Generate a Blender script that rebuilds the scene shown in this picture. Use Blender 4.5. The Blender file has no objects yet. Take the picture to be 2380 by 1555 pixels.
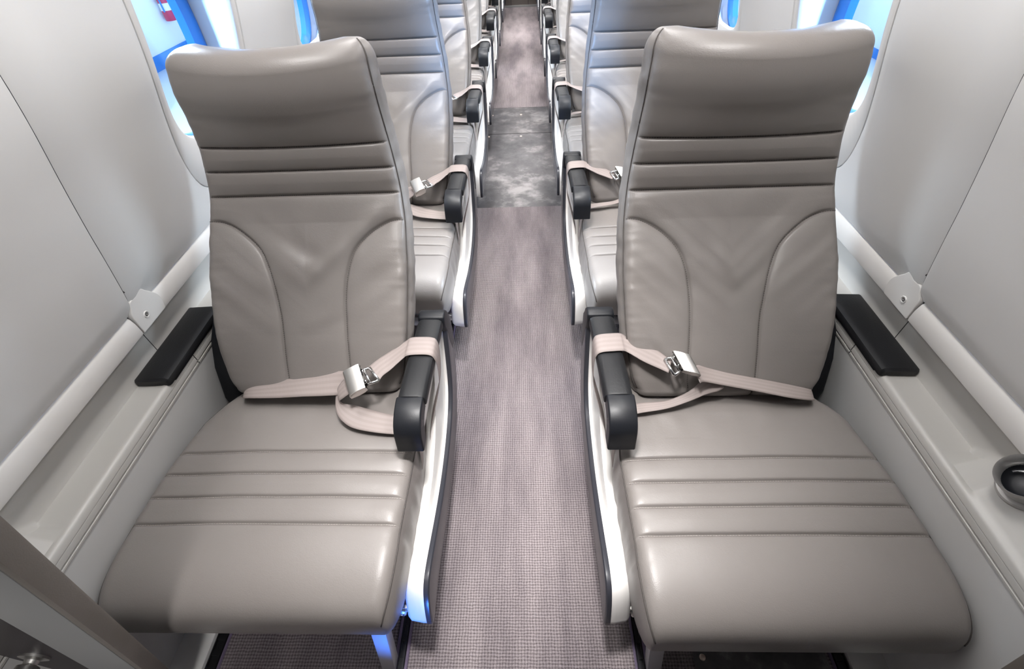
import bpy, bmesh, math, random
import numpy as np
from mathutils import Vector, Matrix, noise

C = bpy.context.scene.collection
S = bpy.context.scene
PI = math.pi
random.seed(4)
CAMZ = 1.22
PITCH = 0.79          # distance from one seat row to the next
ROWS = 8

# ------------------------------------------------------------------ camera
th, ya, ro, cx = 0.789465894, 0.0534272255, 0.0552070475, 0.0300428474
f = Vector((-math.sin(ya)*math.cos(th), math.cos(ya)*math.cos(th), -math.sin(th)))
r = Vector((math.cos(ya), math.sin(ya), 0))
d = f.cross(r)
r2 = math.cos(ro)*r + math.sin(ro)*d
d2 = -math.sin(ro)*r + math.cos(ro)*d
cam = bpy.data.cameras.new('camera')
cam.sensor_width = 36.0
cam.lens = 36.0*1075/2380
cam.clip_start = 0.02
camo = bpy.data.objects.new('camera', cam)
C.objects.link(camo)
M = Matrix((( r2.x, -d2.x, -f.x, cx), (r2.y, -d2.y, -f.y, 0.0), (r2.z, -d2.z, -f.z, CAMZ), (0, 0, 0, 1)))
camo.matrix_world = M
S.camera = camo
S.view_settings.view_transform = 'Standard'
S.view_settings.look = 'None'
S.view_settings.gamma = 1
S.view_settings.use_curve_mapping = False
S.view_settings.exposure = -0.08

# ------------------------------------------------------------------ world and lights
w = bpy.data.worlds.new('world'); S.world = w; w.use_nodes = True
bg = w.node_tree.nodes['Background']
bg.inputs[0].default_value = (0.66, 0.85, 1.0, 1)
bg.inputs[1].default_value = 1.15

def area(name, loc, target, size, power, color, sy=None, spread=PI):
    L = bpy.data.lights.new(name, 'AREA')
    L.shape = 'RECTANGLE'; L.size = size; L.size_y = sy or size
    L.energy = power; L.color = color; L.spread = spread
    o = bpy.data.objects.new(name, L); C.objects.link(o)
    o.location = loc
    dv = Vector(target)-Vector(loc)
    o.rotation_euler = dv.to_track_quat('-Z', 'Y').to_euler()
    return o
WARM = (1.0, 0.975, 0.955)
# the cabin's own ceiling wash lights, one run above each side of the aisle
for sx in (-1, 1):
    wl = area('ceiling_wash_light', (sx*0.30, 3.45, 1.60), (0, 0, 0), 0.10, 28, WARM, 6.5)
    wl.rotation_euler = (0, sx*math.radians(-6), 0)
# ceiling dome lights over the aisle
for yy, pw in ((0.40, 22.0), (1.15, 15.0), (2.6, 20.0), (3.9, 18.0), (5.2, 26.0), (6.3, 10.0)):
    area('ceiling_dome_light', (0, yy, 1.66), (0, yy, 0), 0.14, pw*0.16, WARM, None, math.radians(55))
# lights added above each seat row for headrest highlights and brighter cushions
for n in range(7):
    for sx in (-1, 1):
        area('seat_fill_light', (sx*0.40, 0.66+n*PITCH, 1.53), (sx*0.42, 0.62+n*PITCH, 0), 0.20, 1.5 if n == 0 else 2.4, WARM, 0.12, math.radians(100))
# hangar floodlights outside the windows
for sx in (-1, 1):
    for yy in (1.6, 4.4):
        area('outside_window_light', (sx*3.2, yy, 2.3), (0, yy, 0.55), 1.0, 700, (0.86, 0.93, 1.0), 1.6)

for sx in (-1, 1):  # blue lights added outside to tint the second-row seat backs
    area('outside_window_light', (sx*3.2, -0.6, 1.45), (sx*-0.35, 1.7, 0.9), 0.9, 1000, (0.30, 0.56, 1.0), 1.2)
# unseen light added behind the camera to brighten the partition front
area('partition_fill_light', (-0.10, -0.55, 1.45), (-0.56, 0.12, 0.45), 0.14, 0.45, WARM, None, math.radians(42))
# small added blue light low at the left, standing in for door daylight
area('low_blue_fill_light', (-0.24, -0.25, 0.15), (-0.215, 0.19, 0.262), 0.04, 0.16, (0.05, 0.22, 1.0), None, math.radians(24))

# ------------------------------------------------------------------ materials
def new_mat(name, base, rough=0.5, metal=0.0, spec=0.5):
    m = bpy.data.materials.new(name); m.use_nodes = True
    b = m.node_tree.nodes['Principled BSDF']
    b.inputs['Base Color'].default_value = (*base, 1)
    b.inputs['Roughness'].default_value = rough
    b.inputs['Metallic'].default_value = metal
    b.inputs['Specular IOR Level'].default_value = spec
    return m, m.node_tree, b
def coords(nt, scale=(1, 1, 1)):
    tc = nt.nodes.new('ShaderNodeTexCoord'); mp = nt.nodes.new('ShaderNodeMapping')
    mp.inputs['Scale'].default_value = scale
    nt.links.new(tc.outputs['Object'], mp.inputs['Vector'])
    return mp.outputs['Vector']
def nz(nt, vec, scale, detail=4, rough=0.55):
    n = nt.nodes.new('ShaderNodeTexNoise'); n.inputs['Scale'].default_value = scale
    n.inputs['Detail'].default_value = detail; n.inputs['Roughness'].default_value = rough
    nt.links.new(vec, n.inputs['Vector']); return n.outputs['Fac']
def ramp(nt, fac, stops):
    rp = nt.nodes.new('ShaderNodeValToRGB')
    e = rp.color_ramp.elements
    while len(e) < len(stops): e.new(0.5)
    for k, (p, c) in enumerate(stops):
        e[k].position = p; e[k].color = (*c, 1)
    nt.links.new(fac, rp.inputs['Fac']); return rp.outputs['Color']
def bump(nt, b, h, strength=0.2, dist=0.001, prev=None):
    bp = nt.nodes.new('ShaderNodeBump')
    bp.inputs['Strength'].default_value = strength; bp.inputs['Distance'].default_value = dist
    nt.links.new(h, bp.inputs['Height'])
    if prev is not None: nt.links.new(prev, bp.inputs['Normal'])
    nt.links.new(bp.outputs['Normal'], b.inputs['Normal'])
    return bp.outputs['Normal']
def mathn(nt, op, a, b=None, v=None):
    n = nt.nodes.new('ShaderNodeMath'); n.operation = op
    nt.links.new(a, n.inputs[0])
    if b is not None: nt.links.new(b, n.inputs[1])
    if v is not None: n.inputs[1].default_value = v
    return n.outputs[0]

def leather(name, c1, c2, rough=0.42):
    m, nt, b = new_mat(name, c1, rough, 0, 0.45)
    v = coords(nt)
    col = ramp(nt, nz(nt, v, 6, 5), [(0.3, c1), (0.7, c2)])
    nt.links.new(col, b.inputs['Base Color'])
    vo = nt.nodes.new('ShaderNodeTexVoronoi'); vo.inputs['Scale'].default_value = 620
    nt.links.new(v, vo.inputs['Vector'])
    n1 = bump(nt, b, vo.outputs['Distance'], 0.14, 0.0006)
    bump(nt, b, nz(nt, coords(nt, (1, 1, 2.0)), 110, 6, 0.65), 0.13, 0.0016, n1)
    return m
M_leather = leather('grey_leather', (0.194, 0.176, 0.166), (0.212, 0.194, 0.184), 0.37)
M_seam, _, _ = new_mat('dark_seam', (0.07, 0.062, 0.058), 0.7)
M_dthread, _, _ = new_mat('dark_stitch_thread', (0.105, 0.095, 0.088), 0.8)
M_thread, _, _ = new_mat('stitch_thread', (0.30, 0.275, 0.255), 0.8)

def plastic(name, c, rough=0.35, grain=0.08, gscale=900):
    m, nt, b = new_mat(name, c, rough)
    v = coords(nt)
    lo = tuple(x*0.96 for x in c)
    nt.links.new(ramp(nt, nz(nt, v, 2.5, 3), [(0.35, lo), (0.65, c)]), b.inputs['Base Color'])
    bump(nt, b, nz(nt, v, gscale, 2), grain, 0.0004)
    return m
M_wall = plastic('wall_plastic', (0.70, 0.695, 0.685), 0.42)
M_sill = plastic('sill_plastic', (0.67, 0.655, 0.635), 0.38)
M_ledge = plastic('ledge_plastic', (0.46, 0.448, 0.425), 0.40)
M_lower = plastic('lower_wall_plastic', (0.58, 0.575, 0.565), 0.45)
M_shell = plastic('white_shell_plastic', (0.78, 0.76, 0.74), 0.28)
M_black = plastic('black_plastic', (0.010, 0.011, 0.014), 0.40, 0.25, 700)
M_pad = plastic('black_pad_vinyl', (0.012, 0.0125, 0.014), 0.42, 0.6, 260)
for m_ in (M_black, M_pad): m_.node_tree.nodes['Principled BSDF'].inputs['Specular IOR Level'].default_value = 0.3
M_bumper = plastic('charcoal_bumper', (0.035, 0.036, 0.045), 0.25, 0.05)
M_gap, _, _ = new_mat('shadow_gap_rubber', (0.03, 0.028, 0.03), 0.8)
M_frame = plastic('painted_seat_frame', (0.42, 0.42, 0.44), 0.35)
M_steel, nt, b = new_mat('brushed_steel', (0.56, 0.55, 0.53), 0.36, 1.0)
bump(nt, b, nz(nt, coords(nt, (30, 1, 1)), 120, 3), 0.08, 0.0005)
M_satin, _, _ = new_mat('satin_aluminium', (0.50, 0.49, 0.48), 0.42, 0.65)
M_chrome, _, _ = new_mat('chrome', (0.7, 0.7, 0.7), 0.12, 1.0)
M_darkmetal, _, _ = new_mat('dark_metal', (0.05, 0.05, 0.055), 0.35, 0.8)
M_tan = leather('taupe_vinyl_edge', (0.20, 0.18, 0.16), (0.24, 0.215, 0.195), 0.5)
M_darkpanel = plastic('aubergine_panel', (0.020, 0.014, 0.018), 0.45)
M_greytrim = plastic('grey_trim_plastic', (0.33, 0.335, 0.335), 0.45)
M_purple, _, _ = new_mat('purple_binding', (0.16, 0.125, 0.20), 0.7)
M_blue, nt, b = new_mat('blue_window_ring', (0.018, 0.14, 0.42), 0.4)
M_reveal = plastic('white_reveal', (0.50, 0.55, 0.60), 0.35)
M_copper, _, _ = new_mat('screw_head', (0.70, 0.58, 0.50), 0.35, 0.9)
M_end, nt, b = new_mat('taupe_bulkhead_laminate', (0.17, 0.15, 0.135), 0.4)

# webbing: pinkish beige with lengthwise ribs
def webbing():
    m, nt, b = new_mat('belt_webbing', (0.5, 0.42, 0.4), 0.6)
    v = nt.nodes.new('ShaderNodeUVMap').outputs['UV']
    sp = nt.nodes.new('ShaderNodeSeparateXYZ'); nt.links.new(v, sp.inputs[0])
    s1 = mathn(nt, 'SINE', mathn(nt, 'MULTIPLY', sp.outputs['Y'], v=2*PI*4.0))
    col = ramp(nt, mathn(nt, 'ADD', mathn(nt, 'MULTIPLY', s1, v=0.5), v=0.5), [(0.30, (0.275, 0.232, 0.220)), (0.70, (0.302, 0.256, 0.243))])
    nt.links.new(col, b.inputs['Base Color'])
    wv = mathn(nt, 'SINE', mathn(nt, 'MULTIPLY', sp.outputs['X'], v=2*PI*900))
    bump(nt, b, wv, 0.25, 0.0004)
    return m
M_web = webbing()

# loop carpet: rows of loops about 6 mm apart
def carpet(name, c1, c2, c3):
    m, nt, b = new_mat(name, c1, 0.95, 0, 0.1)
    v = coords(nt)
    vd = nt.nodes.new('ShaderNodeTexNoise'); vd.inputs['Scale'].default_value = 60; vd.inputs['Detail'].default_value = 2
    nt.links.new(v, vd.inputs['Vector'])
    add = nt.nodes.new('ShaderNodeVectorMath'); add.operation = 'MULTIPLY_ADD'
    nt.links.new(vd.outputs['Color'], add.inputs[0]); add.inputs[1].default_value = (0.004, 0.004, 0); nt.links.new(v, add.inputs[2])
    sp = nt.nodes.new('ShaderNodeSeparateXYZ'); nt.links.new(add.outputs[0], sp.inputs[0])
    sx = mathn(nt, 'SINE', mathn(nt, 'MULTIPLY', sp.outputs['X'], v=2*PI/0.0062))
    sy = mathn(nt, 'SINE', mathn(nt, 'MULTIPLY', sp.outputs['Y'], v=2*PI/0.0058))
    loops = mathn(nt, 'ADD', mathn(nt, 'MULTIPLY', sx, v=0.20), mathn(nt, 'MULTIPLY', sy, v=0.24))
    n_f = nz(nt, v, 420, 4, 0.7)
    h = mathn(nt, 'ADD', loops, mathn(nt, 'MULTIPLY', n_f, v=1.15))
    fac = mathn(nt, 'ADD', mathn(nt, 'MULTIPLY', h, v=0.50), v=0.18)
    col = ramp(nt, fac, [(0.15, c3), (0.48, c1), (0.85, c2)])
    # worn lighter lane and stains
    st = ramp(nt, nz(nt, coords(nt, (4.5, 1.1, 1)), 1.7, 6, 0.6), [(0.36, (0.55, 0.54, 0.56)), (0.60, (1.0, 0.99, 0.98))])
    mx = nt.nodes.new('ShaderNodeMix'); mx.data_type = 'RGBA'; mx.blend_type = 'MULTIPLY'
    mx.inputs['Factor'].default_value = 1.0
    nt.links.new(col, mx.inputs[6]); nt.links.new(st, mx.inputs[7])
    nt.links.new(mx.outputs[2], b.inputs['Base Color'])
    bump(nt, b, h, 0.9, 0.003)
    return m
M_carpet = carpet('mauve_loop_carpet', (0.300, 0.262, 0.272), (0.52, 0.475, 0.485), (0.095, 0.080, 0.088))
M_rubber, nt, b = new_mat('worn_black_rubber', (0.05, 0.05, 0.055), 0.42)
v = coords(nt)
nt.links.new(ramp(nt, nz(nt, v, 5.5, 9, 0.68), [(0.36, (0.042, 0.041, 0.045)), (0.52, (0.085, 0.080, 0.084)), (0.66, (0.26, 0.245, 0.245))]), b.inputs['Base Color'])
nt.links.new(ramp(nt, nz(nt, v, 9, 6, 0.7), [(0.3, (0.32,)*3), (0.7, (0.62,)*3)]), b.inputs['Roughness'])
bump(nt, b, nz(nt, v, 90, 6, 0.7), 0.25, 0.002)
M_glass, nt, b = new_mat('window_glass', (1, 1, 1), 0.02)
out = nt.nodes['Material Output']
tr = nt.nodes.new('ShaderNodeBsdfTransparent'); tr.inputs[0].default_value = (0.93, 0.97, 1.0, 1)
gl = nt.nodes.new('ShaderNodeBsdfGlossy'); gl.inputs['Roughness'].default_value = 0.02
mix = nt.nodes.new('ShaderNodeMixShader'); mix.inputs[0].default_value = 0.04
nt.links.new(tr.outputs[0], mix.inputs[1]); nt.links.new(gl.outputs[0], mix.inputs[2])
nt.links.new(mix.outputs[0], out.inputs['Surface'])
M_hangar, _, _ = new_mat('hangar_wall_paint', (0.80, 0.86, 0.92), 0.7)
M_hblue, _, _ = new_mat('hangar_blue_stripe', (0.02, 0.22, 0.70), 0.5)
M_hfloor, _, _ = new_mat('hangar_floor', (0.70, 0.76, 0.82), 0.35)
M_red, _, _ = new_mat('extinguisher_red', (0.55, 0.03, 0.09), 0.3)
M_white, _, _ = new_mat('white_label', (0.85, 0.85, 0.85), 0.5)

# ------------------------------------------------------------------ helpers
def mesh_obj(name, verts, faces, m, parent=None, smooth=True, uv=None, mats=None):
    me = bpy.data.meshes.new(name)
    me.from_pydata([tuple(map(float, p)) for p in verts], [], faces)
    me.materials.append(m)
    bm = bmesh.new(); bm.from_mesh(me)
    bmesh.ops.recalc_face_normals(bm, faces=bm.faces)
    bm.to_mesh(me); bm.free()
    if smooth:
        me.polygons.foreach_set('use_smooth', [True]*len(me.polygons))
    if uv is not None:
        ul = me.uv_layers.new(name='UVMap')
        for lp in me.loops: ul.data[lp.index].uv = uv[lp.vertex_index]
    o = bpy.data.objects.new(name, me); C.objects.link(o)
    if parent is not None:
        o.parent = parent
    return o
class MB:
    def __init__(s): s.v = []; s.f = []
    def add(s, vs, fs):
        n = len(s.v); s.v += [tuple(p) for p in vs]; s.f += [tuple(i+n for i in q) for q in fs]
    def box(s, x0, x1, y0, y1, z0, z1):
        s.add([(x0, y0, z0), (x1, y0, z0), (x1, y1, z0), (x0, y1, z0), (x0, y0, z1), (x1, y0, z1), (x1, y1, z1), (x0, y1, z1)],
              [(0, 3, 2, 1), (4, 5, 6, 7), (0, 1, 5, 4), (1, 2, 6, 5), (2, 3, 7, 6), (3, 0, 4, 7)])
    def loft(s, rings, closed=True, caps=True):
        n = len(rings[0]); vs = [p for rg in rings for p in rg]; fs = []
        for i in range(len(rings)-1):
            for j in range(n if closed else n-1):
                k = (j+1) % n
                fs.append((i*n+j, i*n+k, (i+1)*n+k, (i+1)*n+j))
        if caps and closed:
            fs.append(tuple(range(n))); fs.append(tuple(range((len(rings)-1)*n, len(rings)*n)))
        s.add(vs, fs)
    def tube(s, pts, rad, n=8, caps=True):
        pts = [Vector(p) for p in pts]; rings = []
        for i, p in enumerate(pts):
            t = (pts[min(i+1, len(pts)-1)]-pts[max(i-1, 0)]).normalized()
            a = t.cross(Vector((0, 0, 1)))
            if a.length < 0.1: a = t.cross(Vector((0, 1, 0)))
            a.normalize(); bb = t.cross(a)
            rr = rad[i] if isinstance(rad, (list, tuple)) else rad
            rings.append([p+rr*(math.cos(q)*a+math.sin(q)*bb) for q in [2*PI*k/n for k in range(n)]])
        s.loft(rings, True, caps)
    def lathe(s, c, ax, prof, n=32, caps=False):
        # prof: (radius, height along axis)
        c = Vector(c); ax = Vector(ax).normalized()
        a = ax.cross(Vector((0, 1, 0)))
        if a.length < 0.1: a = ax.cross(Vector((1, 0, 0)))
        a.normalize(); bb = ax.cross(a)
        s.loft([[c+ax*h+rr*(math.cos(q)*a+math.sin(q)*bb) for q in [2*PI*k/n for k in range(n)]] for rr, h in prof], True, caps)
    def prism(s, poly, lo, hi, ax=0):
        # poly of (y,z) swept along x (ax=0)
        n = len(poly)
        s.add([(lo, p[0], p[1]) for p in poly]+[(hi, p[0], p[1]) for p in poly],
              [tuple(range(n)), tuple(range(2*n-1, n-1, -1))]+[(i, (i+1) % n, n+(i+1) % n, n+i) for i in range(n)])
    def build(s, name, m, parent=None, root=(0, 0, 0), sd=1, smooth=False, bevel=0, seg=2):
        vs = [(sd*p[0]-root[0], p[1]-root[1], p[2]-root[2]) for p in s.v]
        o = mesh_obj(name, vs, s.f, m, parent, smooth)
        if bevel:
            bm = bmesh.new(); bm.from_mesh(o.data)
            es = [e for e in bm.edges if len(e.link_faces) == 2 and e.calc_face_angle(0) > 0.5]
            bmesh.ops.bevel(bm, geom=es, offset=bevel, segments=seg, profile=0.6, affect='EDGES', clamp_overlap=True)
            bm.to_mesh(o.data); bm.free()
            o.data.polygons.foreach_set('use_smooth', [True]*len(o.data.polygons))
        if smooth or bevel:
            o.data.set_sharp_from_angle(angle=math.radians(38))
        return o
def empty(name, loc, label=None, cat=None, group=None, kind=None):
    o = bpy.data.objects.new(name, None); C.objects.link(o); o.location = loc
    o.empty_display_size = 0.05
    tag(o, label, cat, group, kind); return o
def tag(o, label=None, cat=None, group=None, kind=None):
    if label: o['label'] = label
    if cat: o['category'] = cat
    if group: o['group'] = group
    if kind: o['kind'] = kind
    return o
def catmull(P, n):
    P = [np.array(p, float) for p in P]; out = []
    for i in range(len(P)-1):
        p0 = P[max(i-1, 0)]; p1 = P[i]; p2 = P[i+1]; p3 = P[min(i+2, len(P)-1)]
        for k in range(n):
            t = k/n
            out.append(0.5*((2*p1)+(-p0+p2)*t+(2*p0-5*p1+4*p2-p3)*t*t+(-p0+3*p1-3*p2+p3)*t**3))
    out.append(P[-1]); return out
def interp(x, tab):
    xs = [a for a, _ in tab]; ys = [b for _, b in tab]
    return float(np.interp(x, xs, ys))
def smooth_tab(tab, n=8):
    return catmull(tab, n)

# ------------------------------------------------------------------ floor
FZ = 0.09           # cabin floor level
mb = MB(); mb.box(-0.80, 0.80, -1.2, 7.2, -0.06, FZ)
o = mb.build('floor', M_darkmetal); tag(o, kind='structure')
def carpet_piece(name, x0, x1, y0, y1, label, cat='carpet', mat=None, z=0.008):
    mb = MB(); mb.box(x0, x1, y0, y1, FZ+(0.0005 if z < 0.01 else 0.0086), FZ+z)
    o = mb.build(name, mat or M_carpet, bevel=0.002); tag(o, label, cat); return o
carpet_piece('aisle_carpet', -0.227, 0.229, -1.1, 1.955, 'mauve grey loop carpet running down the near end of the aisle')
carpet_piece('aisle_carpet', -0.227, 0.229, 3.235, 6.36, 'mauve carpet at the far end of the aisle beyond the black mat')
mat = carpet_piece('floor_mat', -0.227, 0.229, 1.955, 3.235, 'scuffed black rubber mat across the middle of the aisle', 'floor mat', M_rubber, 0.0065)
mb = MB(); mb.box(-0.227, 0.229, 2.806, 2.812, FZ+0.0055, FZ+0.0072)
mb.build('mat_joint', M_gap, mat)
for x_, y_ in ((-0.193, 2.775), (0.0, 2.77), (0.200, 2.765), (-0.185, 3.11), (0.0, 3.11), (0.185, 3.11)):
    mb = MB(); mb.lathe((x_, y_, FZ+0.0063), (0, 0, 1), [(0.0001, 0.0022), (0.005, 0.002), (0.0075, 0.0006), (0.0078, 0)], 16)
    mb.build('screw', M_copper, mat, smooth=True)
for sd in (-1, 1):
    c = carpet_piece('seat_carpet', min(sd*0.256, sd*0.612), max(sd*0.256, sd*0.612), -1.1, 6.9,
                     'mottled carpet under the seats on the %s' % ('left' if sd < 0 else 'right'))
    # purple bound edges of the carpets
    for k, xx in enumerate((0.2305, 0.2520, 0.6155)):
        mb = MB(); mb.tube([(sd*xx, -1.1, FZ+0.006), (sd*xx, 1.95 if k == 0 else 6.9, FZ+0.006)], 0.0035, 6)
        mb.build('bound_edge', M_purple, c, smooth=True)
    # seat tracks: metal channel with scalloped lips
    for k, xx in enumerate((0.2413, 0.6315)):
        mb = MB()
        hwk = 0.0058 if k == 0 else 0.0105
        mb.box(sd*xx-hwk, sd*xx+hwk, -1.1, 6.9, FZ+0.0002, FZ+0.003)
        for s2 in (-1, 1): mb.box(sd*xx+s2*(hwk-0.001)-0.0012, sd*xx+s2*(hwk-0.001)+0.0012, -1.1, 6.9, FZ+0.0002, FZ+0.008)
        yy = -0.2
        while yy < 6.8:
            mb.box(sd*xx-hwk+0.001, sd*xx+hwk-0.001, yy, yy+0.010, FZ+0.003, FZ+0.0065); yy += 0.028
        t = mb.build('seat_track', M_darkmetal)
        tag(t, 'dark metal seat track beside the %s on the %s' % ('aisle carpet' if k == 0 else 'side wall ledge', 'left' if sd < 0 else 'right'), 'seat track')
# rubber sheet on the floor under the front right seat
o = carpet_piece('rubber_sheet', 0.345, 0.605, -0.6, 0.9, 'dark rubber sheet with a brass screw under the front right seat', 'rubber sheet', M_rubber, 0.0105)
o.data.transform(Matrix.Translation((0, 0, 0)))
mb = MB(); mb.lathe((0.363, 0.196, FZ+0.0105), (0, 0, 1), [(0.0001, 0.002), (0.004, 0.002), (0.006, 0.0006), (0.0062, 0)], 16)
mb.build('screw', M_copper, o, smooth=True)

# ------------------------------------------------------------------ side walls
XZ = catmull([(0.640, 0.742), (0.66, 0.732), (0.75, 0.713), (0.82, 0.700), (0.90, 0.683), (0.955, 0.670), (1.0, 0.660), (1.06, 0.650),
      (1.15, 0.640), (1.25, 0.622), (1.38, 0.575), (1.52, 0.47), (1.62, 0.33), (1.68, 0.16), (1.70, 0.0)], 6)
def wx(z): return float(np.interp(z, [p[0] for p in XZ], [p[1] for p in XZ]))
def ray_round(cyh, czh, rad, ang, ex=4.0):
    # superellipse outline
    c, s_ = math.cos(ang), math.sin(ang)
    rr = (abs(c/cyh)**ex+abs(s_/czh)**ex)**(-1/ex)
    return rr*c, rr*s_
def ray_box(y0, y1, z0, z1, ang):
    c, s_ = math.cos(ang), math.sin(ang); t = 1e9
    if c > 1e-9: t = min(t, y1/c)
    if c < -1e-9: t = min(t, y0/c)
    if s_ > 1e-9: t = min(t, z1/s_)
    if s_ < -1e-9: t = min(t, z0/s_)
    return t*c, t*s_
WYC, WZC = 1.1375, 0.975      # centre of the first window
WH, WV = 0.1925, 0.275
WP = 0.742
NW = 8
for sd in (-1, 1):
    side = 'left' if sd < 0 else 'right'
    wall = empty('wall_'+side, (0, 0, 0), kind='structure')
    # plain forward panel with a slight rolled edge at the joint
    mb = MB(); zs = np.linspace(0.640, 1.26, 40)
    ys = list(np.linspace(-1.2, 0.648, 14))+[0.652, 0.6542]
    rows = []
    for yv in ys:
        back = 0 if yv < 0.650 else (0.0008 if yv < 0.653 else 0.004)
        rows.append([(wx(z)+back, yv, z) for z in zs])
    mb.loft(rows, closed=False)
    mb.build('wall_panel', M_wall, wall, sd=sd, smooth=True)
    # dark backing behind panel joints
    mb = MB()
    mb.loft([[(wx(z)+o_, yy_, z) for z in zs[2:]] for yy_, o_ in ((0.62, 0.0035), (0.646, 0.0065), (0.664, 0.0065), (0.69, 0.0035))], closed=False)
    mb.build('panel_joint', M_gap, wall, sd=sd, smooth=True)
    # upper wall / ceiling shoulder
    for k in range(NW):
        yc = WYC+k*WP
        y0 = (0.6565 if k == 0 else yc-WP/2)-yc
        y1 = WP/2
        z0, z1 = 0.640-WZC, 1.26-WZC
        cor = [math.atan2(a, b_) for a in (z0, z1) for b_ in (y0, y1)]
        angs = sorted(set([2*PI*i/96-PI for i in range(96)]+cor))
        rings = []
        for t in (0, 0.02, 0.25, 0.5, 0.75, 0.93, 0.98, 1.0):
            rg = []
            for a in angs:
                by, bz = ray_box(y0, y1, z0, z1, a); hy, hz = ray_round(WH, WV, 0, a)
                y_ = by+(hy-by)*t; z_ = bz+(hz-bz)*t
                bx_ = 0.004 if (t == 1.0) else 0
                if t == 0 and k == 0 and abs(by-y0) < 1e-6: bx_ = 0.004
                # gentle pilaster swelling between windows
                rg.append((wx(z_+WZC)+bx_, y_+yc, z_+WZC))
            rings.append(rg)
        mb = MB(); mb.loft(rings, True, False)
        mb.build('window_panel', M_wall, wall, sd=sd, smooth=True)
        # window assembly
        win = empty('window_%d' % (k+1+(0 if sd < 0 else NW)), (0, 0, 0), kind='structure')
        A = [2*PI*i/96 for i in range(96)]
        def outl(hy, hz, yc_, zc_, x_fn, ex=4.0):
            return [(x_fn(zc_+ray_round(hy, hz, 0, a, ex)[1]), yc_+ray_round(hy, hz, 0, a, ex)[0], zc_+ray_round(hy, hz, 0, a, ex)[1]) for a in A]
        mb = MB()
        mb.loft([outl(WH-0.0008, WV-0.0008, yc, WZC, lambda z: wx(z)+0.010), outl(WH-0.0014, WV-0.0014, yc, WZC, lambda z: wx(z)+0.002),
                 outl(WH-0.004, WV-0.004, yc, WZC, lambda z: wx(z)+0.0002),
                 outl(0.176, 0.194, yc, 1.000, lambda z: wx(z)+0.001),
                 outl(0.1725, 0.186, yc, 1.000, lambda z: wx(z)+0.004),
                 outl(0.1705, 0.180, yc, 1.000, lambda z: wx(z)+0.012)], True, False)
        mb.build('window_frame', M_sill, win, sd=sd, smooth=True)
        mb = MB()
        mb.loft([outl(0.1705, 0.180, yc, 1.000, lambda z: wx(z)+0.012), outl(0.176, 0.205, yc+0.02, 0.985, lambda z: 0.755, 3.0),
                 outl(0.172, 0.208, yc+0.024, 0.98, lambda z: 0.775, 2.6)], True, False)
        mb.build('window_reveal', M_reveal, win, sd=sd, smooth=True)
        mb = MB()
        mb.loft([outl(0.172, 0.208, yc+0.024, 0.98, lambda z: 0.775, 2.6), outl(0.165, 0.203, yc+0.024, 0.98, lambda z: 0.768, 2.5),
                 outl(0.150, 0.196, yc+0.022, 0.98, lambda z: 0.766, 2.4), outl(0.134, 0.190, yc+0.020, 0.98, lambda z: 0.774, 2.3),
                 outl(0.128, 0.186, yc+0.020, 0.98, lambda z: 0.790, 2.3)], True, False)
        tag(mb.build('window_ring', M_blue, win, sd=sd, smooth=True), 'blue oval ring around the pane')
        mb = MB()  # dark ring added behind the window seam to stop outside light leaking in
        mb.loft([outl(WH+0.02, WV+0.02, yc, WZC, lambda z: wx(z)+0.0012), outl(WH+0.004, WV+0.004, yc, WZC, lambda z: wx(z)+0.0080),
                 outl(WH-0.008, WV-0.008, yc, WZC, lambda z: wx(z)+0.0115)], True, False)
        mb.build('seam_leak_ring', M_gap, win, sd=sd, smooth=True)
        mb = MB(); mb.loft([outl(0.130, 0.188, yc+0.020, 0.98, lambda z: 0.786, 2.3), outl(0.130, 0.188, yc+0.020, 0.98, lambda z: 0.790, 2.3)], True, True)
        mb.build('glass_pane', M_glass, win, sd=sd)
    # upper wall between window panels and ceiling
    mb = MB(); zs2 = [p[0] for p in XZ if p[0] >= 1.2]; zs2 = [1.235]+[z for z in zs2 if z > 1.27 and z <= 1.53]
    mb.loft([[(wx(z)+(0.004 if z < 1.26 else 0), yv, z) for z in zs2] for yv in (-1.2, 3, 7.2)], closed=False)
    o = mb.build('ceiling_'+side, M_wall, sd=sd, smooth=True); tag(o, kind='structure')
    # sill strip (two pieces meeting at the bracket)
    sill_sec = [(0.760, 0.592), (0.741, 0.594), (0.736, 0.597), (0.7345, 0.603), (0.7355, 0.622), (0.739, 0.634), (0.7435, 0.6395), (0.752, 0.642), (0.765, 0.642)]
    for n_, (a_, b_) in enumerate(((-1.2, 0.638), (0.641, 7.0))):
        mb = MB(); ys = [a_, a_+0.0015, b_-0.0015, b_]
        mb.loft([[(x_+(0.002 if i in (0, 3) else 0), yv, z_) for x_, z_ in sill_sec] for i, yv in enumerate(ys)], closed=False)
        t = mb.build('trim_%d' % (n_+1+(0 if sd < 0 else 2)), M_sill, sd=sd, smooth=True); tag(t, kind='structure')
    # bracket tab with a screw at the panel joint
    mb = MB()
    out = catmull([(0.6395, 0.5970), (0.6395, 0.620), (0.6405, 0.640), (0.6480, 0.6520), (0.6550, 0.6635), (0.6720, 0.6640), (0.6900, 0.6680), (0.7000, 0.6560), (0.7110, 0.6440), (0.7190, 0.6310), (0.7200, 0.615), (0.7150, 0.5970)], 4)
    mb.prism([(y, z) for y, z in out], 0.7335, 0.745)
    mb.v = [((x-0.12*max(0.0, z-0.645)) if x < 0.74 else x, y, z) for x, y, z in mb.v]
    tb = mb.build('sill_bracket', M_sill, sd=sd, bevel=0.0018, seg=3)
    tag(tb, 'white plastic bracket with a recessed screw on the %s wall sill' % side, 'bracket')
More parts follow.
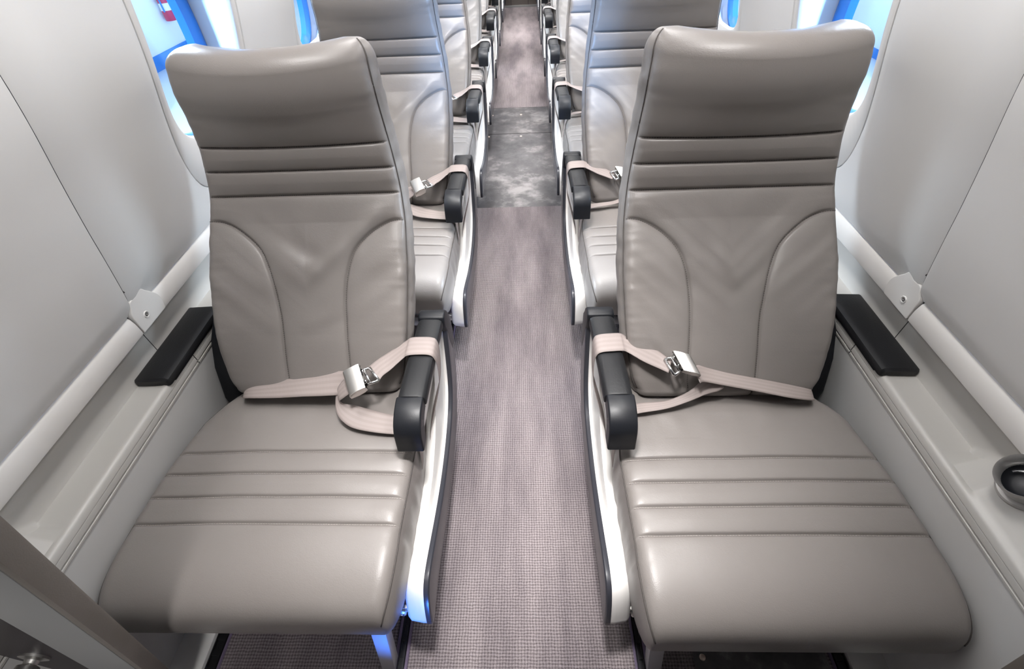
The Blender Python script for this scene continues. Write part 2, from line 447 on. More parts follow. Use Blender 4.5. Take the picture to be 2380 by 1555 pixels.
    mb = MB(); mb.lathe((0.7335, 0.668, 0.621), (-1, 0, 0), [(0.0075, -0.0003), (0.0065, 0.0016), (0.0052, 0.0016), (0.0045, 0.0003)], 20)
    mb.build('screw_seat', M_sill, tb, sd=sd, smooth=True)
    mb = MB(); mb.lathe((0.7337, 0.668, 0.621), (-1, 0, 0), [(0.0042, 0), (0.0038, 0.0012), (0.0012, 0.0014), (0.0001, 0.0004)], 16)
    mb.build('screw', M_steel, tb, sd=sd, smooth=True)
    lower = empty('trim_%d' % (5 if sd < 0 else 6), (0, 0, 0), kind='structure')
    # ledge with its inward face, front lip and back riser
    base = [(0.6945, 0.484), (0.6885, 0.4875), (0.6885, 0.491), (0.6915, 0.4925), (0.6915, 0.4945), (0.6885, 0.496), (0.6890, 0.505),
            (0.6895, 0.5065), (0.6903, 0.507), (0.6890, 0.5085), (0.6905, 0.5165), (0.694, 0.5205), (0.699, 0.5215), (0.7045, 0.5200), (0.748, 0.5175), (0.754, 0.519), (0.7575, 0.526), (0.760, 0.60)]
    flush = [(x_, z_) for x_, z_ in base[:13]]+[(0.7045, 0.5270), (0.742, 0.5635), (0.752, 0.5735), (0.757, 0.5800), (0.760, 0.60)]
    for n_, (a_, b_) in enumerate(((-1.2, 0.6535), (0.6555, 7.0))):
        mb = MB()
        ys = sorted([a_, b_]+(list(np.linspace(0.15, 0.45, 61)) if n_ == 0 else [2, 4]))
        rows = []
        for yv in ys:
            rg = []
            for (bx_, bz_), (fx_, fz_) in zip(base, flush):
                t = 1 - min(1, max(0, (yv-((0.325 if sd > 0 else 0.205)+max(0, bx_-0.70)*1.4-max(0, bx_-0.70)*0.9))/(0.010+max(0, bx_-0.70)*0.9))) if n_ == 0 else 0
                rg.append((bx_+(fx_-bx_)*t, yv, bz_+(fz_-bz_)*t))
            rows.append(rg)
        mb.loft(rows, closed=False)
        mb.build('ledge', M_ledge, lower, sd=sd, smooth=True)
    mb = MB(); mb.loft([[(x_+0.0015 if x_ < 0.7 else x_+0.0005, yv, z_-(0.0015 if x_ > 0.7 else 0)) for x_, z_ in base] for yv in (0.64, 0.67)], closed=False); mb.build('panel_joint', M_gap, lower, sd=sd, smooth=True)  # dark strip added behind the ledge joint against light leaks
    # lower wall
    lw = catmull([(0.6902, 0.4868), (0.6905, 0.42), (0.694, 0.30), (0.703, 0.20), (0.712, 0.12), (0.714, 0.0)], 6)
    mb = MB(); mb.loft([[(p[0], yv, p[1]) for p in lw] for yv in (-1.2, 0.4, 2, 4, 7)], closed=False)
    mb.build('lower_panel', M_lower, lower, sd=sd, smooth=True)
    mb = MB(); mb.box(0.6895, 0.693, -1.2, 7.0, 0.4862, 0.4880); mb.build('seam', M_gap, lower, sd=sd)
    # opaque backing added behind sill and lower panels to block light leaks
    mb = MB(); mb.box(0.770, 0.775, -1.2, 7.2, 0.0, 0.69); mb.box(0.7290, 0.775, -1.2, 7.2, 0.686, 0.690); mb.build('light_leak_backing', M_gap, lower, sd=sd)
    # kick ledge along the floor
    mb = MB()
    mb.prism([(-1.2, 0.0), (7.0, 0.0), (7.0, FZ+0.013), (-1.2, FZ+0.013)], 0.645, 0.74)
    o = mb.build('baseboard_'+side, M_wall, sd=sd, bevel=0.004); tag(o, kind='structure')
# ceiling
mb = MB(); zz = [z for z in [p[0] for p in XZ] if z >= 1.5]
prof = [(wx(z), z) for z in zz]+[(-wx(z), z) for z in reversed(zz[:-1])]
mb.loft([[(p[0], yv, p[1]) for p in prof] for yv in (-1.2, 3, 7.2)], closed=False)
o = mb.build('ceiling', M_wall, smooth=True); tag(o, kind='structure')
# wall behind the camera and the far bulkhead
mb = MB(); mb.box(-0.8, 0.8, -1.25, -1.2, 0, 1.75)
o = mb.build('wall_back', M_darkpanel); tag(o, kind='structure')
far = empty('wall_front', (0, 6.93, 0), kind='structure')
mb = MB(); mb.box(-0.8, 0.8, 6.93, 6.98, 0, 1.75); mb.build('bulkhead_panel', M_end, far, root=(0, 6.93, 0))
door = empty('door_1', (0, 6.40, FZ), kind='structure')
mb = MB(); mb.box(-0.235, 0.235, 6.37, 6.42, FZ, 1.62); mb.build('door_panel', M_end, door, root=(0, 6.40, FZ), bevel=0.004)
for xx in (-0.185, -0.115, 0.082, 0.18):
    mb = MB(); mb.box(xx-0.002, xx+0.002, 6.366, 6.371, FZ+0.03, 1.55); mb.build('panel_joint', M_gap, door, root=(0, 6.40, FZ))
mb = MB(); mb.box(-0.23, 0.23, 6.362, 6.371, FZ+0.008, FZ+0.026); mb.build('kick_strip', M_greytrim, door, root=(0, 6.40, FZ))

# window-side armrests on the ledges beside the front seats
for sd in (-1, 1):
    side = 'left' if sd < 0 else 'right'
    root = empty('window_armrest', (sd*0.725, 0.67, 0.52), 'black window-side armrest pad on the %s wall ledge' % side, 'armrest', 'window-side armrests')
    mb = MB()
    sec = [(0.686, 0.5195), (0.6845, 0.527), (0.687, 0.5335), (0.6925, 0.536), (0.698, 0.5365), (0.752, 0.534), (0.757, 0.5315), (0.7575, 0.5195)]
    rings = []
    for yv, sc, dz in ((0.5665, 0.86, -0.006), (0.568, 0.95, -0.002), (0.572, 1, 0), (0.77, 1, 0), (0.785, 1, 0), (0.788, 0.93, -0.003)):
        skew = 0.0
        rings.append([(0.7225+(p[0]-0.7225)*sc, yv, 0.5195+(p[1]-0.5195)*(1 if sc == 1 else 0.8)) for p in sec])
    mb.loft(rings)
    mb.build('arm_pad', M_pad, root, root=(sd*0.725, 0.67, 0.52), sd=sd, smooth=True)
    mb = MB(); mb.box(0.688, 0.750, 0.585, 0.775, 0.5150, 0.5200)
    mb.build('mounting_plate', M_darkmetal, root, root=(sd*0.725, 0.67, 0.52), sd=sd)

# round air outlet on the right ledge
vr = (0.7455, 0.321, 0.5625)
root = empty('air_outlet', vr, 'round metal air outlet standing on the right wall ledge', 'air outlet')
VA = (-0.62, 0.08, 0.78)
mb = MB(); mb.lathe(vr, VA, [(0.9*q0, q1) for q0, q1 in [(0.026, 0.002), (0.030, 0.005), (0.037, 0.005), (0.0395, 0.003), (0.040, -0.004)]], 48)
mb.build('flange', M_satin, root, root=vr, smooth=True)
mb = MB(); mb.lathe(vr, VA, [(0.9*q0, q1) for q0, q1 in [(0.0310, 0.004), (0.0310, 0.022), (0.0335, 0.027), (0.0360, 0.030), (0.0370, 0.041), (0.0362, 0.0425), (0.0350, 0.041), (0.0305, 0.026), (0.029, 0.018)]], 48)
mb.build('collar', M_satin, root, root=vr, smooth=True)
mb = MB(); mb.lathe(vr, VA, [(0.9*q0, q1) for q0, q1 in [(0.0300, 0.022), (0.027, 0.015), (0.018, 0.010), (0.0001, 0.009)]], 40)
mb.build('nozzle_ball', M_black, root, root=vr, smooth=True)
va_ = Vector(VA).normalized(); vb_ = va_.cross(Vector((0, 1, 0))).normalized(); vc_ = va_.cross(vb_)
mb = MB(); mb.tube([Vector(vr)+va_*0.019+vb_*(0.006+0.020*math.cos(q))+vc_*(0.020*math.sin(q)) for q in np.linspace(0.55*PI, 1.5*PI, 22)], 0.0015, 8)
mb.build('nozzle_rim', M_chrome, root, root=vr, smooth=True)

# ------------------------------------------------------------------ seat geometry (front row, right-hand frame: +x towards the window)
XC = 0.430
PROF = catmull([(0.592, 0.452, 0.178), (0.607, 0.480, 0.190), (0.657, 0.557, 0.203), (0.732, 0.642, 0.2085), (0.773, 0.684, 0.2075), (0.812, 0.722, 0.2055),
                (0.845, 0.764, 0.2005), (0.863, 0.809, 0.1955), (0.874, 0.855, 0.190), (0.877, 0.91, 0.1855), (0.876, 0.955, 0.184), (0.885, 0.992, 0.181)], 10)
PR = np.array(PROF)
arc = np.concatenate([[0], np.cumsum(np.hypot(np.diff(PR[:, 0]), np.diff(PR[:, 1])))])
STOT = arc[-1]
def s_of_z(z): return float(np.interp(z, PR[:, 1], arc))
def conv(z): return float(np.interp(z, [0.45, 0.55, 0.72, 0.764, 0.81, 0.855, 0.93, 1.0], [0.002, -0.006, -0.007, 0.000, 0.009, 0.018, 0.034, 0.044]))
ST_Z = [0.855, 0.809, 0.764]
curveA = [(-1.0, .722), (-.85, .719), (-.66, .704), (-.50, .680), (-.42, .650), (-.385, .61), (-.385, .56), (-.42, .475), (-.43, .45)]
curveB = [(1.0, .726), (.85, .724), (.68, .712), (.47, .684), (.365, .645), (.31, .60), (.285, .56), (.30, .47), (.30, .45)]
def to_metric(cv):
    out_ = []
    for p in catmull(cv, 8):
        s_ = s_of_z(p[1]); w_ = float(np.interp(s_, arc, PR[:, 2])); out_.append((p[0]*w_, s_))
    return np.array(out_)
CA, CB = to_metric(curveA), to_metric(curveB)
def dist_poly(X, Sg, pl):
    D = np.full(X.shape, 9.0)
    for i in range(len(pl)-1):
        a0, a1 = pl[i], pl[i+1]; dx, dy = a1-a0; L2 = dx*dx+dy*dy+1e-12
        t = np.clip(((X-a0[0])*dx+(Sg-a0[1])*dy)/L2, 0, 1)
        D = np.minimum(D, np.hypot(X-a0[0]-t*dx, Sg-a0[1]-t*dy))
    return D
def hsag(x, k):   # stitched lines sag a little in the middle
    return 0.0
def back_disp(X, Sg, W):
    D = np.full(X.shape, 9.0)
    for z in ST_Z: D = np.minimum(D, np.abs(Sg-s_of_z(z)))
    D = np.minimum(D, dist_poly(X, Sg, CA)); D = np.minimum(D, dist_poly(X, Sg, CB))
    g = -0.0045*np.exp(-(D/0.0024)**2) + 0.0070*(1-np.exp(-D/0.012))
    edge = 1-np.exp(-np.maximum(W-np.abs(X), 0)/0.012)
    return g*edge
FOLDS = {2.0: [((-0.165, .738), (-0.095, .690), .0055, .010), ((0.00, .636), (-0.085, .690), .0045, .009), ((0.075, .690), (-0.045, .640), .0040, .010), ((-0.10, .60), (0.02, .560), .003, .010), ((0.10, .735), (0.03, .700), .003, .012)],
         9.0: [((-0.09, .745), (0.01, .660), .0042, .013), ((0.13, .725), (0.05, .665), .0030, .012), ((-0.04, .690), (0.03, .610), .0045, .009), ((0.09, .640), (0.01, .585), .0035, .010), ((-0.16, .56), (-0.11, .50), .0035, .008)]}
def wrinkle(x, s_, seed):
    z = float(np.interp(s_, arc, PR[:, 1]))
    a = wrinkle0(x, s_, seed)
    for (xa, za), (xb, zb), amp, wd in FOLDS.get(seed, []):
        if abs(z-(za+zb)/2) > 0.09: continue
        dx, dz = xb-xa, zb-za; L2 = dx*dx+dz*dz
        t = ((x-xa)*dx+(z-za)*dz)/L2
        if t < -0.3 or t > 1.3: continue
        dd = ((x-xa)*dz-(z-za)*dx)/math.sqrt(L2)
        env = math.exp(-((t-0.5)/0.42)**4)
        a += 0.5*amp*env*(math.exp(-(dd/(1.3*wd))**2)-0.8*math.exp(-((dd-2.0*wd)/(1.6*wd))**2))
    return a
def wrinkle0(x, s_, seed):
    # creases fanning down from the upper corners into the lumbar area, plus small puckers near the side seams
    z = float(np.interp(s_, arc, PR[:, 1])); w_ = float(np.interp(s_, arc, PR[:, 2]))
    a = 0.0
    lum = math.exp(-((z-0.66)/0.085)**2)
    q = noise.noise(Vector((x*9+z*11+seed, x*6-z*16, seed)))
    q2 = noise.noise(Vector((abs(x)*22-z*34, seed*3, z*5)))
    a += lum*(0.0035*q+0.0032*q2)
    e = math.exp(-((w_-abs(x))/0.028))
    a += e*0.0015*noise.noise(Vector((x*10, s_*75, seed*1.7)))
    a += 0.0016*noise.noise(Vector((x*7, s_*9, seed+5)))
    return a
TH = 0.080
def back_frame(s_):
    y = np.interp(s_, arc, PR[:, 0]); z = np.interp(s_, arc, PR[:, 1]); w_ = np.interp(s_, arc, PR[:, 2])
    e = 0.012
    ty = np.interp(min(s_+e, STOT), arc, PR[:, 0])-np.interp(max(s_-e, 0), arc, PR[:, 0])
    tz = np.interp(min(s_+e, STOT), arc, PR[:, 1])-np.interp(max(s_-e, 0), arc, PR[:, 1])
    L = math.hypot(ty, tz); ty /= L; tz /= L
    return y, z, w_, ty, tz
def build_back(sd, seed, root, parent, dy):
    NX = 210
    svals = list(np.linspace(0, STOT, 330))+[s_of_z(z)+q for z in ST_Z for q in np.linspace(-0.006, 0.006, 15)]
    svals = sorted(set(round(float(q), 5) for q in svals))
    svals[0] = 0; svals[-1] = STOT
    # groove and crease field on the front
    T = np.linspace(-1, 1, NX)
    rings = []
    def ring(s_, shiftT, k, inset):
        y, z, w_, ty, tz = back_frame(s_)
        io, ii = inset if isinstance(inset, tuple) else (inset, inset)
        w2 = w_-(io+ii)/2; wo, wi = w_-io, w_-ii
        X = np.where(T > 0, T*wo, T*wi)
        g = back_disp(X, np.full(NX, s_), np.where(T > 0, wo, wi))
        cv = conv(z); pts = []
        for i in range(NX):
            x = X[i]; t = abs(T[i])
            dd = g[i]+wrinkle(x, s_, seed)
            # rounded shoulder at the side seam
            ed = (1-t)*w2
            if ed < 0.016: dd -= 0.010*(1-math.sqrt(max(0, 1-((0.016-ed)/0.016)**2)))
            pts.append((x, dd))
        w_s = w2
        side = []
        for q in np.linspace(0, 1, 12)[1:]:
            bul = 0.009*math.sin(PI*min(1, q*1.05))+0.0022*noise.noise(Vector((s_*42+seed, q*3, 1.3)))
            side.append((w_s+bul-0.0015*(1 if q < 0.1 else 0), -0.011-(TH-0.02)*q))
        backp = [(w_s*(1-2*q), -TH-0.012*math.sin(PI*q)) for q in np.linspace(0, 1, 14)[1:-1]]
        pr = pts+[(x+wo-w2, dd) for x, dd in side]+[(x+(wo-w2 if x > 0 else w2-wi), dd) for x, dd in backp]+[(-x-(wi-w2), dd) for x, dd in reversed(side)]
        mid = -TH/2
        out_ = []
        for x, dd in pr:
            tt = min(1, abs(x)/w2)
            dq = mid+(dd-mid)*k+cv*(1-tt*tt)
            sh = shiftT-(0.016*(1-tt*tt)*max(0, (z-0.90)/0.092) if s_ > 0.3 else 0)
            Y = y+ty*sh+(-tz)*dq; Z = z+tz*sh+ty*dq
            out_.append((sd*(XC+x)-root[0], Y+dy-root[1], Z-root[2]))
        return out_
    for ph in np.linspace(PI/2*0.96, 0.1, 8):
        rings.append(ring(0, -0.022*math.sin(ph), math.cos(ph)**0.7, 0.022*(1-math.cos(ph))))
    for s_ in svals: rings.append(ring(s_, 0, 1, 0))
    for ph in np.linspace(0.08, PI/2*0.985, 18):
        rings.append(ring(STOT, 0.040*math.sin(ph), math.cos(ph)**0.85, (0.060*(1-math.cos(ph)), 0.030*(1-math.cos(ph)))))
    n = len(rings[0]); vs = [p for rg in rings for p in rg]; fs = []
    for i in range(len(rings)-1):
        for j in range(n):
            k = (j+1) % n; fs.append((i*n+j, i*n+k, (i+1)*n+k, (i+1)*n+j))
    fs.append(tuple(range(n))); fs.append(tuple(range((len(rings)-1)*n, len(rings)*n)))
    ob = mesh_obj('backrest', vs, fs, M_leather, parent)
    def surf(x, s_, lift):
        y, z, w_, ty, tz = back_frame(s_)
        t = min(1, abs(x)/w_)
        g = back_disp(np.array([x]), np.array([s_]), np.array([w_]))[0]
        ed = (1-t)*w_
        dd = conv(z)*(1-t*t)+g+wrinkle(x, s_, seed)+lift
        if ed < 0.016: dd -= 0.010*(1-math.sqrt(max(0, 1-((0.016-ed)/0.016)**2)))
        return Vector((sd*(XC+x)-root[0], y-tz*dd+dy-root[1], z+ty*dd-root[2]))
    # piping along both side seams and over the top corners
    mb = MB()
    for s2 in (-1, 1):
        pts = []
        for s_ in np.linspace(0.0, STOT, 90):
            y, z, w_, ty, tz = back_frame(s_); dd = -0.0115+0.3*wrinkle(s2*w_, s_, seed)
            pts.append((sd*(XC+s2*(w_+0.0012))-root[0], y-tz*dd+dy-root[1], z+ty*dd-root[2]))
        for ph in np.linspace(0.1, 1.1 if s2 < 0 else 0.7, 8):
            y, z, w_, ty, tz = back_frame(STOT); k = math.cos(ph)**0.85; mid = -TH/2; dq = mid+(-0.0115-mid)*k
            w2 = w_-(0.060 if s2 > 0 else 0.030)*(1-math.cos(ph))+0.001
            pts.append((sd*(XC+s2*w2)-root[0], y+ty*0.040*math.sin(ph)-tz*dq+dy-root[1], z+tz*0.040*math.sin(ph)+ty*dq-root[2]))
        mb = MB(); mb.tube(pts, 0.0013, 5)
        mesh_obj('piping', mb.v, mb.f, M_seam, ob)
    # stitches: short threads along each quilting line
    mb = MB()
    lines = []
    for z in ST_Z:
        s_ = s_of_z(z); w_ = float(np.interp(s_, arc, PR[:, 2]))
        lines.append([(x, s_) for x in np.linspace(-w_+0.004, w_-0.004, 60)])
    lines.append([tuple(p) for p in CA]); lines.append([tuple(p) for p in CB])
    for ln in lines:
        ln = np.array(ln); cl = np.concatenate([[0], np.cumsum(np.hypot(np.diff(ln[:, 0]), np.diff(ln[:, 1])))])
        q = 0.002
        while q < cl[-1]-0.004:
            e = []
            for q2 in (q, q+0.0026):
                x = np.interp(q2, cl, ln[:, 0]); s_ = np.interp(q2, cl, ln[:, 1])
                e.append(surf(x, s_, 0.0012))
            a_, b_ = e; t = (b_-a_).normalized(); nrm = Vector((0, -0.8, 0.5)); sdv = t.cross(nrm).normalized()*0.00065; up = sdv.cross(t)
            mb.add([a_-sdv-up, a_+sdv-up, a_+sdv+up, a_-sdv+up, b_-sdv-up, b_+sdv-up, b_+sdv+up, b_-sdv+up],
                   [(0, 1, 2, 3), (4, 7, 6, 5), (0, 4, 5, 1), (1, 5, 6, 2), (2, 6, 7, 3), (3, 7, 4, 0)])
            q += 0.0046
    tag(mesh_obj('stitching', mb.v, mb.f, M_dthread, ob, smooth=False), kind='stuff')
    return ob

CY = [0.450, 0.404, 0.358, 0.309]   # quilting lines on the seat cushion
def cush_w(y):   # (inner edge, outer edge)
    inn = float(np.interp(y, [0.15, 0.20, 0.30, 0.46, 0.56, 0.70], [0.200, 0.196, 0.202, 0.200, 0.212, 0.225]))
    outr = float(np.interp(y, [0.15, 0.20, 0.26, 0.32, 0.40, 0.47, 0.53, 0.57, 0.61, 0.70], [0.662, 0.678, 0.685, 0.685, 0.681, 0.672, 0.660, 0.640, 0.612, 0.60]))
    return inn, outr
def build_cushion(sd, seed, root, parent, dy):
    NX = 110; YN, RN, RH = 0.272, 0.108, 0.062; ZT, ZB = 0.431, 0.296
    T = np.linspace(-1, 1, NX)
    CYs = CY
    def top_h(x, y, w_):
        D = min(abs(y-c) for c in CYs)
        ed = w_-abs(x)
        g = -0.0035*math.exp(-(D/0.0026)**2)+0.0035*(1-math.exp(-D/0.009))
        g *= 1-math.exp(-max(ed, 0)/0.012)
        crown = 0.006*(1-(x/w_)**2)
        h = g+crown-0.004
        h += 0.0026*noise.noise(Vector((x*8, y*9, seed)))
        h += 0.0022*math.exp(-max(ed, 0)/0.03)*noise.noise(Vector((x*20, y*45, seed+2)))
        if y > 0.49: h += 0.0030*math.exp(-((y-0.54)/0.04)**2)*noise.noise(Vector((x*26, y*14, seed+7)))
        h -= 0.010*max(0, (y-0.55)/0.1)
        if ed < 0.024: h -= 0.014*(1-math.sqrt(max(0, 1-((0.024-ed)/0.024)**2)))
        return h
    def ring(y, yoff, k, inset):
        a_, b_ = cush_w(y); xc = (a_+b_)/2; w_ = (b_-a_)/2-inset
        zm = (ZT+ZB)/2 - 0.022*(1-k)
        pts = [(xc+t*w_, ZT+top_h(t*w_, y, w_)) for t in T]
        side = []
        for q in np.linspace(0, 1, 9)[1:]:
            bul = 0.007*math.sin(PI*q)+0.003*noise.noise(Vector((y*38, q*2.5, seed)))
            side.append((w_+bul, ZT-0.016-(ZT-0.016-ZB)*q))
        bot = [(w_*(1-2*q), ZB) for q in np.linspace(0, 1, 10)[1:-1]]
        pr = pts+[(xc+x, z) for x, z in side]+[(xc+x, z) for x, z in bot]+[(xc-x, z) for x, z in reversed(side)]
        return [(sd*x-root[0], y+yoff+dy-root[1], zm+(z-zm)*k-root[2]) for x, z in pr]
    rings = []
    for ph in np.linspace(PI/2*0.985, 0.05, 26):
        rings.append(ring(YN, -RN*math.sin(ph), math.cos(ph)**0.60, 0.020*(1-math.cos(ph))**1.2))
    yl = list(np.linspace(YN, 0.675, 190))+[c+q for c in CYs for q in np.linspace(-0.006, 0.006, 15)]
    for y in sorted(set(round(float(q), 5) for q in yl)): rings.append(ring(y, 0, 1, 0))
    for ph in np.linspace(0.1, PI/2*0.95, 7):
        rings.append(ring(0.675, 0.012*math.sin(ph), math.cos(ph)**0.7, 0.01*(1-math.cos(ph))))
    n = len(rings[0]); vs = [p for rg in rings for p in rg]; fs = []
    for i in range(len(rings)-1):
        for j in range(n):
            k = (j+1) % n; fs.append((i*n+j, i*n+k, (i+1)*n+k, (i+1)*n+j))
    fs.append(tuple(range(n))); fs.append(tuple(range((len(rings)-1)*n, len(rings)*n)))
    ob = mesh_obj('seat_cushion', vs, fs, M_leather, parent)
    # piping along the top side seams and down the nose
    mb = MB()
    for s2 in (-1, 1):
        pts = []
        for y in np.linspace(0.60, YN, 40):
            a_, b_ = cush_w(y); x = (b_+0.0006) if s2 > 0 else (a_-0.0006)
            pts.append((sd*x-root[0], y+dy-root[1], ZT-0.0165-root[2]))
        for ph in np.linspace(0.1, 1.35, 16):
            a_, b_ = cush_w(YN); ins = 0.020*(1-math.cos(ph))**1.2; k = math.cos(ph)**0.60; zm = (ZT+ZB)/2-0.022*(1-k)
            x = (b_-ins+0.0006) if s2 > 0 else (a_+ins-0.0006)
            pts.append((sd*x-root[0], YN-RN*math.sin(ph)+dy-root[1], zm+(ZT-0.0165-zm)*k-root[2]))
        mb = MB(); mb.tube(pts, 0.0012, 5)
        mesh_obj('piping', mb.v, mb.f, M_seam, ob)
    mb = MB()
    for c in CYs:
        a_, b_ = cush_w(c); xc = (a_+b_)/2; w_ = (b_-a_)/2; x = -w_+0.006
        while x < w_-0.008:
            p = [Vector((sd*(xc+q)-root[0], c+dy-root[1]-0.0004, ZT+top_h(q, c, w_)+0.0010-root[2])) for q in (x, x+0.0027)]
            a2, b2 = p; sdv = Vector((0, 0.00055, 0)); up = Vector((0, 0, 0.0005))
            mb.add([a2-sdv-up, a2+sdv-up, a2+sdv+up, a2-sdv+up, b2-sdv-up, b2+sdv-up, b2+sdv+up, b2-sdv+up],
                   [(0, 1, 2, 3), (4, 7, 6, 5), (0, 4, 5, 1), (1, 5, 6, 2), (2, 6, 7, 3), (3, 7, 4, 0)])
            x += 0.0046
    tag(mesh_obj('stitching', mb.v, mb.f, M_thread, ob, smooth=False), kind='stuff')
    return ob

def ribbon(name, chains, m, parent, root, sd_used, n=8, thick=0.0016):
    vs = []; fs = []; uvs = []
    for pairs in chains:
        L = catmull([p[0] for p in pairs], n); R_ = catmull([p[1] for p in pairs], n)
        K = 7; base = len(vs); u = 0; prev = None; rows = []
        for i in range(len(L)):
            a_, b_ = Vector(L[i]), Vector(R_[i]); c = (a_+b_)/2
            if prev is not None: u += (c-prev).length
            prev = c
            j = min(i+1, len(L)-1); i0 = max(i-1, 0)
            tg = (Vector(L[j])+Vector(R_[j]))/2-(Vector(L[i0])+Vector(R_[i0]))/2
            nr = tg.cross(b_-a_)
            nr = nr.normalized() if nr.length > 1e-9 else Vector((0, 0, 1))
            rows.append((a_, b_, nr, u))
        for sgn in (1, -1):
            for a_, b_, nr, u in rows:
                for k in range(K+1):
                    t = k/K
                    e = 0.35 if k in (0, K) else 1.0
                    p = a_+(b_-a_)*t+nr*(thick/2*sgn*e)
                    vs.append((p.x-root[0], p.y-root[1], p.z-root[2])); uvs.append((u, t))
        nr_ = len(rows); off = nr_*(K+1)
        for i in range(nr_-1):
            for k in range(K):
                q = (base+i*(K+1)+k, base+i*(K+1)+k+1, base+(i+1)*(K+1)+k+1, base+(i+1)*(K+1)+k)
                fs.append(q); fs.append(tuple(x+off for x in reversed(q)))
            for k in (0, K):
                a0 = base+i*(K+1)+k; a1 = base+(i+1)*(K+1)+k
                fs.append((a0, a1, a1+off, a0+off))
        for i in (0, nr_-1):
            for k in range(K):
                a0 = base+i*(K+1)+k; fs.append((a0, a0+1, a0+1+off, a0+off))
    return mesh_obj(name, vs, fs, m, parent, smooth=True, uv=uvs)

def build_buckle(corners, root, parent, thick=0.017):
    # corners: near-tongue edge first (A,B), then lever end (C,D); metal lever box with open tongue side
    A_, B_, C_, D_ = [Vector(c) for c in corners]
    ex = ((B_-A_)+(C_-D_)).normalized()      # across
    ey = ((D_-A_)+(C_-B_)).normalized()      # along, away from the tongue
    nrm = ex.cross(ey).normalized()
    if nrm.z < 0 and nrm.y > 0 or nrm.dot(Vector((0, -0.6, 0.8))) < 0: nrm = -nrm
    W = ((B_-A_).length+(C_-D_).length)/2; Ln = ((D_-A_).length+(C_-B_).length)/2
    o_ = (A_+B_+C_+D_)/4
    def P(a, b, c): return o_+ex*(a*W/2)+ey*(b*Ln/2)+nrm*c
    rv = Vector(root)
    mb = MB()
    # cover: rounded lever lid, profile along ey with rolled end, swept across ex
    prof = [(-1.0, 0.0), (-1.02, -0.0025), (-0.97, -0.004), (-0.9, -0.0025), (0.80, -0.0015), (0.93, -0.004), (0.99, -0.009), (1.0, -thick*0.8), (0.96, -thick*0.8), (0.93, -0.010), (0.86, -0.0045)]
    top = [(-1.0, 0.0015), (-0.8, 0.0030), (0.0, 0.0040), (0.7, 0.0030), (0.90, 0.0005), (0.985, -0.004), (1.015, -0.010), (1.015, -thick*0.8), (0.95, -thick*0.8), (0.90, -0.008), (0.0, 0.0010), (-0.95, -0.0015)]
    rings = [[P(a, b, c) for b, c in top] for a in (-1, -0.97, 0.97, 1)]
    mb.loft(rings)
    # side cheeks
    for a in (-1, 1):
        ch = [(-0.95, 0.000), (0.0, 0.002), (0.9, 0.0), (0.98, -thick*0.8), (0.2, -thick), (-0.6, -thick*0.95), (-1.02, -0.008)]
        mb.loft([[P(a*k, b, c) for b, c in ch] for k in (0.955, 1.0)])
    # base plate
    mb.loft([[P(a, b, c) for b, c in ((-0.9, -thick*0.95), (0.95, -thick*0.95), (0.95, -thick*0.8), (-0.9, -thick*0.8))] for a in (-0.95, 0.95)])
    vs = [(p[0]-rv.x, p[1]-rv.y, p[2]-rv.z) for p in mb.v]
    ob = mesh_obj('buckle', vs, mb.f, M_steel, parent, smooth=True)
    ob.data.set_sharp_from_angle(angle=math.radians(40))
    return ob, P
def build_tongue(P, end_mid, across, root, parent):
    rv = Vector(root)
    mb = MB()
    em = Vector(end_mid); ac = Vector(across).normalized()*0.019
    a0, a1 = P(-0.62, -0.7, -0.008), P(0.62, -0.7, -0.008)
    if (a1-a0).dot(ac) < 0: ac = -ac
    c0, c1 = em-ac, em+ac
    for q0, q1, rr in ((a0, c0, 0.0028), (a1, c1, 0.0028), (c0, c1, 0.0030), (a0, a1, 0.0025)):
        mb.tube([q0, q0.lerp(q1, 0.5), q1], rr, 8)
    m0 = a0.lerp(c0, 0.45); m1 = a1.lerp(c1, 0.45); mb.tube([m0, m1], 0.0026, 8)
    for q in (P(-0.45, -0.95, -0.007), P(0.4, -0.95, -0.007)):
        mb.tube([q, q+(P(0, -1.15, 0)-P(0, -0.9, 0))], 0.0035, 8)
    vs = [(p[0]-rv.x, p[1]-rv.y, p[2]-rv.z) for p in mb.v]
    return mesh_obj('buckle_tongue', vs, mb.f, M_chrome, parent, smooth=True)

